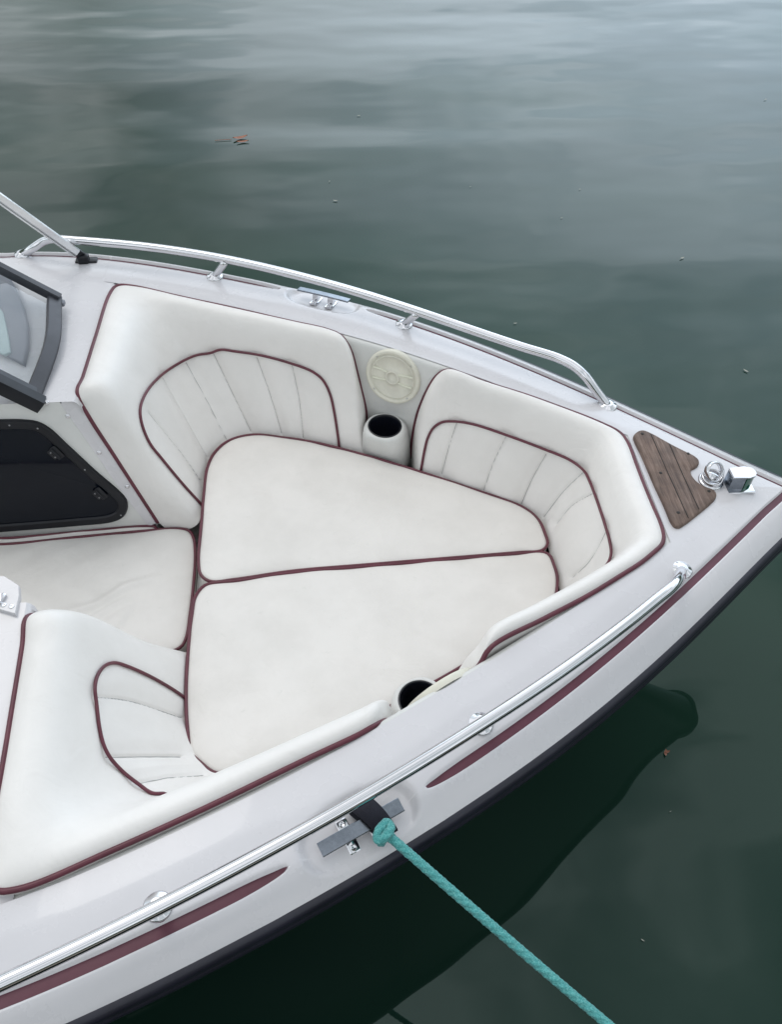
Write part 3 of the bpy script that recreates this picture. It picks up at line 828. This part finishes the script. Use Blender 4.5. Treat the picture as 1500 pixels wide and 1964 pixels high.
far = [US(43, 488, 0.0), US(62, 477, 0.03), US(84, 463, 0.055)] + smooth_run(far_px) + [US(1100, 702, RH - 0.003), US(1122, 721, 0.055), US(1145, 752, 0.026), US(1165, 778, -0.001)]
fpath = crom(far, 240)
ff = [(US(412, 531, 0.002), US(432, 502, RH - 0.004)), (US(775, 623, 0.002), US(800, 602, RH - 0.004))]
rf = rail(fpath, ff)
for q in [US(43, 488, 0.0), ff[0][0], ff[1][0], US(1166, 778, 0.0)]: flange(q, rf)

# ------------------------------------------------------------------ cleats
def cleat(sg):
    f = (lambda p: np.asarray(p, float)) if sg > 0 else (lambda p: mir(p))
    t = cl_t; tl_ = math.radians(13); up = np.array([-cl_n[0] * math.sin(tl_), -cl_n[1] * math.sin(tl_), math.cos(tl_)]); n = np.cross(up, t); c0 = cl_c.copy(); c0[2] = deckz(c0[0], c0[1])
    hb_ = 0.030
    V = []; ls = np.linspace(-0.080, 0.080, 30)
    for l in ls:
        w = 0.0125; zt = c0[2] + hb_ + 0.0015 * (1 - (l / 0.08) ** 2)
        th = 0.0045
        for a, b in ((-w, -th), (-w, -0.001), (-w + 0.0012, 0), (w - 0.0012, 0), (w, -0.001), (w, -th)):
            V.append(f(c0 + t * l + n * a + up * (zt - c0[2] + b)))
    F = grid_faces(len(ls), 6, False, True) + [tuple(range(6)), tuple((len(ls) - 1) * 6 + k for k in range(6))]
    bar = mk('cleat', V, F, M['cleatsteel'], boat, angle=30)
    for q in (-0.024, 0.024):
        pz = c0 + t * q
        parts = [rbox(f(pz + up * 0.0025), f(t), f(n), f(up), 0.0105, 0.030, 0.0025, 0.0015), rbox(f(pz + up * 0.014), f(t), f(n), f(up), 0.008, 0.0095, 0.0125, 0.001)]
        for w in (-0.0215, 0.0215):
            parts.append(lathe(f(pz + n * w + up * 0.005), f(up), [(0.0058, 0), (0.0058, 0.0018), (0.004, 0.0036), (0.0022, 0.003), (0.0003, 0.0024)], 14))
        mk('cleat_foot', *merge(parts), M['chrome'], bar, angle=35)
cleat(-1 if cl_c[1] > 0 else 1)
cleat(-1)

# ------------------------------------------------------------------ teak step pad, deck fitting, bow light
pz = lambda x, y, off=0.016: US(x, y, off)
out_px = [(1224, 826), (1234, 824), (1250, 830), (1290, 852), (1318, 866), (1332, 873), (1341, 881), (1341, 889), (1334, 895), (1328, 898), (1326, 905), (1330, 914), (1338, 923), (1347, 929), (1358, 934), (1369, 938), (1375, 945), (1374, 953), (1366, 962), (1340, 984), (1312, 1005), (1304, 1009), (1296, 1008), (1289, 1000), (1276, 970), (1255, 925), (1232, 872), (1218, 843), (1216, 834)]
po = np.array([pz(x, y) for x, y in out_px]); po = crom(list(po), 220, True)
pc_ = po.mean(0)
def prow(d, z):
    R = po; t = np.roll(R, -1, 0) - np.roll(R, 1, 0); t[:, 2] = 0; t /= np.linalg.norm(t, axis=1)[:, None]
    n = np.stack([-t[:, 1], t[:, 0], np.zeros(len(t))], 1)
    if ((pc_ - R) * n).sum() < 0: n = -n
    q = R + n * d; q[:, 2] = [sheer(v[0]) + z for v in q]; return q
V = np.vstack([prow(0, -0.004), prow(0, 0.011), prow(0.0015, 0.0145), prow(0.004, 0.016)])
npo = len(po)
pad_o = mk('step_pad', V, grid_faces(4, npo, False, True) + [tuple(3 * npo + k for k in range(npo))], M['teak'], boat, angle=50)
parts = []
for L in ([(1249, 833), (1285, 915), (1321, 994)], [(1284, 851), (1312, 915), (1341, 977)]):
    Q = np.array([pz(x, y, 0.0162) for x, y in L]); parts.append(tube(resample(Q, 20), 0.0011, 6))
mk('plank_gap', *merge(parts), M['hole'], pad_o)
for x, y in ((1232, 832), (1267, 907), (1301, 983), (1320, 870), (1360, 942)):
    mk('screw_hole', *lathe(pz(x, y, 0.0163), (0, 0, 1), [(0.0042, 0), (0.0038, 0.0006), (0.0012, 0.0002), (0.0001, 0.0002)], 14), M['hole'], pad_o)

rc = US(1360, 918, 0.006); rc[1] *= 0.6
fit_o = mk('deck_fitting', *lathe(rc, (0, 0, 1), [(0.031, -0.004), (0.031, 0.003), (0.028, 0.006), (0.023, 0.0075), (0.0205, 0.0075), (0.0195, 0.001), (0.0002, 0.0)], 40), M['chrome'], boat)
def torus_band(c, nv, R, hw, th, seg=48):
    return lathe(c, nv, [(R, -hw), (R + th, -hw * 0.8), (R + th, hw * 0.8), (R, hw), (R - th, hw * 0.8), (R - th, -hw * 0.8), (R, -hw)], seg, cap=False)
mk('clamp_ring', *torus_band(rc + np.array([0.002, 0.004, 0.030]), (0.25, -0.62, 0.55), 0.0235, 0.0085, 0.0022), M['chrome'], fit_o)
mk('collar_ring', *torus_band(rc + np.array([0.0, -0.001, 0.014]), (0.0, -0.15, 1), 0.0245, 0.006, 0.002), M['chrome'], fit_o)

lc = US(1407, 919, 0.004); lc[1] = 0.0
ux, uy, uz = np.array([1.0, 0, 0]), np.array([0, 1.0, 0]), np.array([0, 0, 1.0])
bl = mk('bow_light', *rbox(lc + uz * 0.002, ux, uy, uz, 0.038, 0.026, 0.0025, 0.002), M['chrome'], boat, angle=35)
def prism(pts, z0, z1, ins=0.0):
    n = len(pts); c = np.mean(pts, 0); V = []
    for k, z in ((1.0, z0), (1.0 - ins, z1)): V += [np.array([*(c + (np.array(p) - c) * k), z]) for p in pts]
    return V, grid_faces(2, n, False, True) + [tuple(range(n)), tuple(n + k for k in range(n))]
X, Y, Z = lc
mk('housing', *prism([(X - 0.032, Y - 0.016), (X + 0.002, Y - 0.0185), (X + 0.002, Y + 0.0185), (X - 0.032, Y + 0.016)], Z + 0.004, Z + 0.047, 0.04), M['cleatsteel'], bl, angle=30)
for sg, m in ((-1, 'green_lens'), (1, 'red_lens')):
    a = [(X + 0.004, Y), (X + 0.004, Y + sg * 0.0185)] + [(X + 0.004 + 0.026 * math.sin(k), Y + sg * 0.0185 * math.cos(k)) for k in np.linspace(0.2, math.pi / 2, 8)]
    mk('lens', *prism(a, Z + 0.005, Z + 0.046, 0.02), M[m], bl, angle=30)
lid = [(X - 0.032, Y - 0.017), (X + 0.008, Y - 0.020), (X + 0.024, Y - 0.015), (X + 0.031, Y - 0.005), (X + 0.031, Y + 0.005), (X + 0.024, Y + 0.015), (X + 0.008, Y + 0.020), (X - 0.032, Y + 0.017)]
mk('lid', *prism(lid, Z + 0.0475, Z + 0.0515, 0.03), M['lid'], bl, angle=30)

# ------------------------------------------------------------------ canopy pole
ft = US(160, 499, 0.0); ft = U(162, 500, 0.006)
pf = U(152, 487, 0.030)
pt = UY(-2, 377, ft[1] - 0.10)
d = pt - pf; pe = pf + d * 1.9
sd = np.cross(d, np.array([0, 0, 1.0])); sd /= np.linalg.norm(sd)
upv = np.cross(sd, d); upv /= np.linalg.norm(upv)
if upv[2] < 0: upv = -upv
cp = mk('canopy_pole', *merge([post_bar(pf, pe, 0.0095, 0.011, upv), post_bar(pf + d * 0.02 + upv * -0.0145, pe + upv * -0.0145, 0.006, 0.0035, upv)]), M['alu'], boat, angle=35)
mk('pole_hinge', *merge([rbox(U(160, 497, 0.014), (1, 0.1, 0), (0, 1, 0), (0, 0, 1), 0.016, 0.013, 0.014, 0.004), rbox(U(166, 500, 0.003), (1, 0, 0), (0, 1, 0), (0, 0, 1), 0.032, 0.014, 0.004, 0.002), post_bar(pf - d / np.linalg.norm(d) * 0.022, pf + d / np.linalg.norm(d) * 0.012, 0.0105, 0.012, upv)]), M['black'], cp, angle=35)

# ------------------------------------------------------------------ mooring rope
kn = US(734, 1592, 0.034)
rope_root = empty('mooring_rope', W(kn), 'teal braided mooring rope with a navy sleeve looped over the near cleat', 'rope')
end = U(1180, 1966, -0.138); dr = end - kn
pts = []
for k in np.linspace(0, 2.9, 340):
    p = kn + dr * k
    if k > 1: p[2] = end[2] + (p[2] - end[2]) * 0.02          # it comes down on the dock and lies along it
    p = p + np.array([0, 0, -0.022 * math.sin(math.pi * min(k / 1.9, 1))]); pts.append(p)
def braid(s, a, arc):
    return 1 + 0.07 * math.cos(4 * a - arc * 330) + 0.07 * math.cos(4 * a + arc * 330)
pts = resample(np.array(pts), 1300)
mk('rope_line', *tube(pts, 0.0080, 28, rfun=braid), M['rope'], rope_root)
# the knot: two turns of the rope round the eye
ex = dr / np.linalg.norm(dr); ey = np.cross([0, 0, 1.0], ex); ey /= np.linalg.norm(ey); ez = np.cross(ex, ey)
def loop(c, rx, ry, tilt, lift):
    L = []
    for t in np.linspace(0, 2 * math.pi, 90, endpoint=False):
        a, b = rx * math.cos(t), ry * math.sin(t)
        L.append(c + ex * (a * math.cos(tilt)) + ey * b + ez * (a * math.sin(tilt) + lift * math.cos(2 * t)))
    return np.array(L)
mk('rope_knot', *merge([tube(loop(kn + ex * 0.002 + ez * 0.002, 0.0088, 0.0165, 0.6, 0.004), 0.0074, 18, closed=True, rfun=lambda s, a, arc: braid(s, a, arc)), tube(loop(kn + ex * 0.010 - ez * 0.004, 0.0095, 0.0150, 1.75, 0.003), 0.0074, 18, closed=True, rfun=lambda s, a, arc: braid(s, a, arc))]), M['rope'], rope_root)
# webbing sleeve: a band folded over the bar of the cleat
c0 = cl_c.copy(); c0[2] = deckz(c0[0], c0[1])
bandc = [c0 + cl_t * 0.016 + np.array([0, 0, q]) + cl_n * w for w, q in ((0.032, 0.012), (0.034, 0.024), (0.027, 0.036), (0.010, 0.0415), (-0.008, 0.0415), (-0.022, 0.037), (-0.034, 0.031), (-0.040, 0.026), (-0.038, 0.020), (-0.026, 0.018), (0.0, 0.019), (0.022, 0.013))]
drift = cl_t * 0.020
bl_ = crom(bandc, 60, True); V = []
hwv = 0.021
for i, p in enumerate(bl_):
    q = bl_[(i + 1) % 60] - bl_[i - 1]; q /= np.linalg.norm(q); nn = np.cross(cl_t, q)
    k = ((p - c0) @ cl_n - 0.03) / -0.07
    hw2 = hwv * (1 - 0.22 * max(0, k) ** 2); sh = drift * k
    for a, b in ((-1, -0.002), (-1, 0.002), (-0.6, 0.0034), (0, 0.0038), (0.6, 0.0034), (1, 0.002), (1, -0.002), (0, -0.002)):
        V.append(p + sh + cl_t * (a * hw2) + nn * b)
mk('chafe_sleeve', V, grid_faces(60, 8, True, True), M['sleeve'], rope_root)

# ------------------------------------------------------------------ water and what floats on it
NX = []
bm_pts = [(-1, -1), (1, -1), (1, 1), (-1, 1)]
V = [Vector((x * 4000, y * 4000, 0)) for x, y in bm_pts]
wat = mk('water', V, [(0, 1, 2, 3)], M['water'], None, smooth=False, world=True); tag(wat, kind='structure')

def on_water(px, py):
    d = ray(px, py); t = -CZ / d[2]; return Vector((d[0] * t, d[1] * t, 0))
def blade(c, ang, L, w, curl):
    V = []; n = 14
    for i in range(n):
        t = i / (n - 1); hw = w * math.sin(math.pi * min(max(t, 0.02), 0.98)) ** 0.7
        z = 0.004 + curl * (2 * t - 1) ** 2
        for s, dz in ((-1, 0.3 * w), (0, 0), (1, 0.3 * w)):
            a = (t - 0.5) * L; b = s * hw
            V.append(Vector((c.x + a * math.cos(ang) - b * math.sin(ang), c.y + a * math.sin(ang) + b * math.cos(ang), z + dz * abs(s))))
    return V, grid_faces(n, 3)
c = on_water(461, 267)
vs = [blade(c, 0.3, 0.085, 0.014, 0.008), blade(c + Vector((0.014, -0.045, 0)), 0.12, 0.07, 0.009, 0.005), ([c + Vector((-0.05 - 0.09 * k, -0.012 - 0.006 * k, 0.004 + 0.002 * s)) + Vector((0, 0.002 * s2, 0)) for k in (0, 1) for s, s2 in ((0, -1), (1, 0), (0, 1))], grid_faces(2, 3, False, True))]
lf = mk('floating_leaf', *merge(vs), M['leaf'], None, world=True); tag(lf, 'curled orange-brown leaf floating on open water beyond the boat', 'leaf')
c = on_water(1276, 1445)
lf2 = mk('floating_leaf', *merge([blade(c, 1.2, 0.02, 0.004, 0.004), blade(c + Vector((0.006, 0.003, 0)), 0.2, 0.014, 0.003, 0.003)]), M['leaf'], None, world=True)
tag(lf2, 'tiny brown leaf at the edge of the bow\'s dark reflection', 'leaf')
for x, y, L, a in ((643, 387, 0.035, -0.3), (1430, 713, 0.032, -0.9), (1308, 497, 0.034, 0.4), (988, 622, 0.022, 0.0), (1077, 420, 0.016, 0.2), (1112, 365, 0.018, 0.1), (902, 360, 0.014, 0), (1468, 193, 0.03, 0.3), (688, 224, 0.03, 0), (632, 350, 0.016, 1.2), (1285, 1557, 0.008, 0.4), (1232, 1803, 0.013, -0.7)):
    o = mk('floating_speck', *blade(on_water(x, y), a, L * 0.75, L * 0.11, 0.002), M['speck'], None, world=True)
    tag(o, 'tiny pale plant fragment drifting on the green water', 'debris', 'pale fragments drifting on the water')

# wooded ring added for dark reflections, and the dock the rope leads to (both outside the picture, mirrored in steel and water)
V = []; n = 240
for i in range(n):
    a = 2 * math.pi * i / n
    h = 34 + 12 * math.sin(a * 3 + 1) + 7 * math.sin(a * 7 + 2) + 4 * math.sin(a * 17) + 2.5 * math.sin(a * 41 + 1)
    near_ = 1 - 0.62 * max(0, -math.sin(a)) ** 0.7; h *= 1 + 0.2 * (1 - near_)  # pulled in and raised behind the camera to shade what faces it
    for r, z in ((255 * near_, -1), (262 * near_, 0.35 * h), (285 * near_, 0.75 * h), (330 * near_, h), (420, 0.8 * h)):
        V.append(Vector((r * math.cos(a), r * math.sin(a), z)))
M['wood'] = weathered('added_hillside', (0.05, 0.075, 0.04), (0.028, 0.045, 0.026), 0.9, 0.12)
tag(mk('added_hills', V, grid_faces(n, 5, True, False), M['wood'], None, world=True), kind='structure')
M['plank'] = weathered('dock_plank', (0.20, 0.17, 0.14), (0.12, 0.10, 0.085), 0.8, 9)
dk = empty('dock', Vector((0, -1.7, 0)), 'weathered grey plank dock that the teal rope leads to', 'dock')
parts = []
for k in range(26):
    parts.append(rbox(np.array([-4.5 + k * 0.36, -1.55 - Y0, 0]), (1, 0, 0), (0, 1, 0), (0, 0, 1), 0.172, 1.25, 0.022, 0.004))
mk('decking', *merge([([p + np.array([0, 0, 0.55 - (CZ - H) - SL * p[0]]) for p in v], f) for v, f in parts]), M['plank'], dk, angle=30)
for x in (-4.0, -1.3, 1.4, 4.2):
    p = np.array([x, -0.45 - Y0, 0.0]); zt = 0.52 - (CZ - H) - SL * x
    mk('dock_post', *tube([p + np.array([0, 0, zt]), p + np.array([0, 0, zt - 1.6])], 0.09, 14), M['plank'], dk, angle=40)

# ------------------------------------------------------------------ light
SUN_EL, SUN_AZ = math.radians(60), math.radians(-34)
w = bpy.data.worlds.new('World'); SC.world = w; w.use_nodes = True; nt = w.node_tree
bg = nt.nodes['Background']; bg.inputs['Strength'].default_value = 0.094
sky = N(nt, 'ShaderNodeTexSky'); sky.sky_type = 'NISHITA'; sky.sun_disc = False
sky.sun_elevation = SUN_EL; sky.sun_rotation = SUN_AZ; sky.dust_density = 3.0; sky.air_density = 1.2
tc = N(nt, 'ShaderNodeTexCoord'); mp = N(nt, 'ShaderNodeMapping'); mp.inputs['Scale'].default_value = (1.0, 1.0, 2.2)
nt.links.new(tc.outputs['Generated'], mp.inputs['Vector'])
nz = noise(nt, mp.outputs['Vector'], 2.6, 4, 0.5, 0.4)
cl = ramp(nt, nz, [(0.41, (6.2, 7.0, 7.3)), (0.5, (9.2, 9.8, 10.2)), (0.57, (13.4, 13.7, 14.2))])
mx = N(nt, 'ShaderNodeMix', data_type='RGBA'); mx.inputs['Factor'].default_value = 0.9
nt.links.new(sky.outputs['Color'], mx.inputs['A']); nt.links.new(cl, mx.inputs['B'])
# a broad bright break in the cloud low over the far shore
gd = N(nt, 'ShaderNodeVectorMath', operation='DOT_PRODUCT'); nt.links.new(tc.outputs['Generated'], gd.inputs[0])
gd.inputs[1].default_value = Vector((0.48, 0.86, 0.14)).normalized()
gr = N(nt, 'ShaderNodeMapRange'); gr.inputs['From Min'].default_value = 0.74; gr.inputs['From Max'].default_value = 1.0; gr.inputs['To Max'].default_value = 1.0
nt.links.new(gd.outputs['Value'], gr.inputs['Value'])
gl = N(nt, 'ShaderNodeMix', data_type='RGBA', blend_type='ADD'); nt.links.new(gr.outputs['Result'], gl.inputs['Factor'])
nt.links.new(mx.outputs['Result'], gl.inputs['A']); gl.inputs['B'].default_value = (14.0, 16.8, 20.5, 1)
sp_ = N(nt, 'ShaderNodeSeparateXYZ'); nt.links.new(tc.outputs['Generated'], sp_.inputs['Vector'])
zr = N(nt, 'ShaderNodeMapRange'); zr.inputs['From Min'].default_value = 0.40; zr.inputs['From Max'].default_value = 0.10
nt.links.new(sp_.outputs['Z'], zr.inputs['Value'])
g2 = N(nt, 'ShaderNodeMix', data_type='RGBA', blend_type='ADD'); nt.links.new(zr.outputs['Result'], g2.inputs['Factor'])
nt.links.new(gl.outputs['Result'], g2.inputs['A']); g2.inputs['B'].default_value = (4.0, 5.0, 5.6, 1)
nt.links.new(g2.outputs['Result'], bg.inputs['Color'])
sun = bpy.data.lights.new('sun', 'SUN'); sun.energy = 0.55; sun.angle = math.radians(25); sun.color = (1.0, 0.97, 0.93)
so = bpy.data.objects.new('sun', sun); COL.objects.link(so)
dv = Vector((math.sin(SUN_AZ) * math.cos(SUN_EL), math.cos(SUN_AZ) * math.cos(SUN_EL), math.sin(SUN_EL)))
so.rotation_euler = dv.to_track_quat('Z', 'Y').to_euler(); so.location = (0, 0, 8)

cam = bpy.data.cameras.new('camera'); co = bpy.data.objects.new('camera', cam); COL.objects.link(co)
mm = Matrix.Identity(4)
for i in range(3): mm[i][0] = R_[i]; mm[i][1] = U_[i]; mm[i][2] = -F_[i]
mm.translation = CAM; co.matrix_world = mm
cam.sensor_fit = 'HORIZONTAL'; cam.sensor_width = 36; cam.lens = FPX / 1500 * 36; cam.clip_start = 0.05; cam.clip_end = 12000
SC.camera = co
SC.view_settings.view_transform = 'Standard'; SC.view_settings.look = 'None'; SC.view_settings.gamma = 1.0
SC.view_settings.exposure = 0.0
SC.cycles.max_bounces = 8
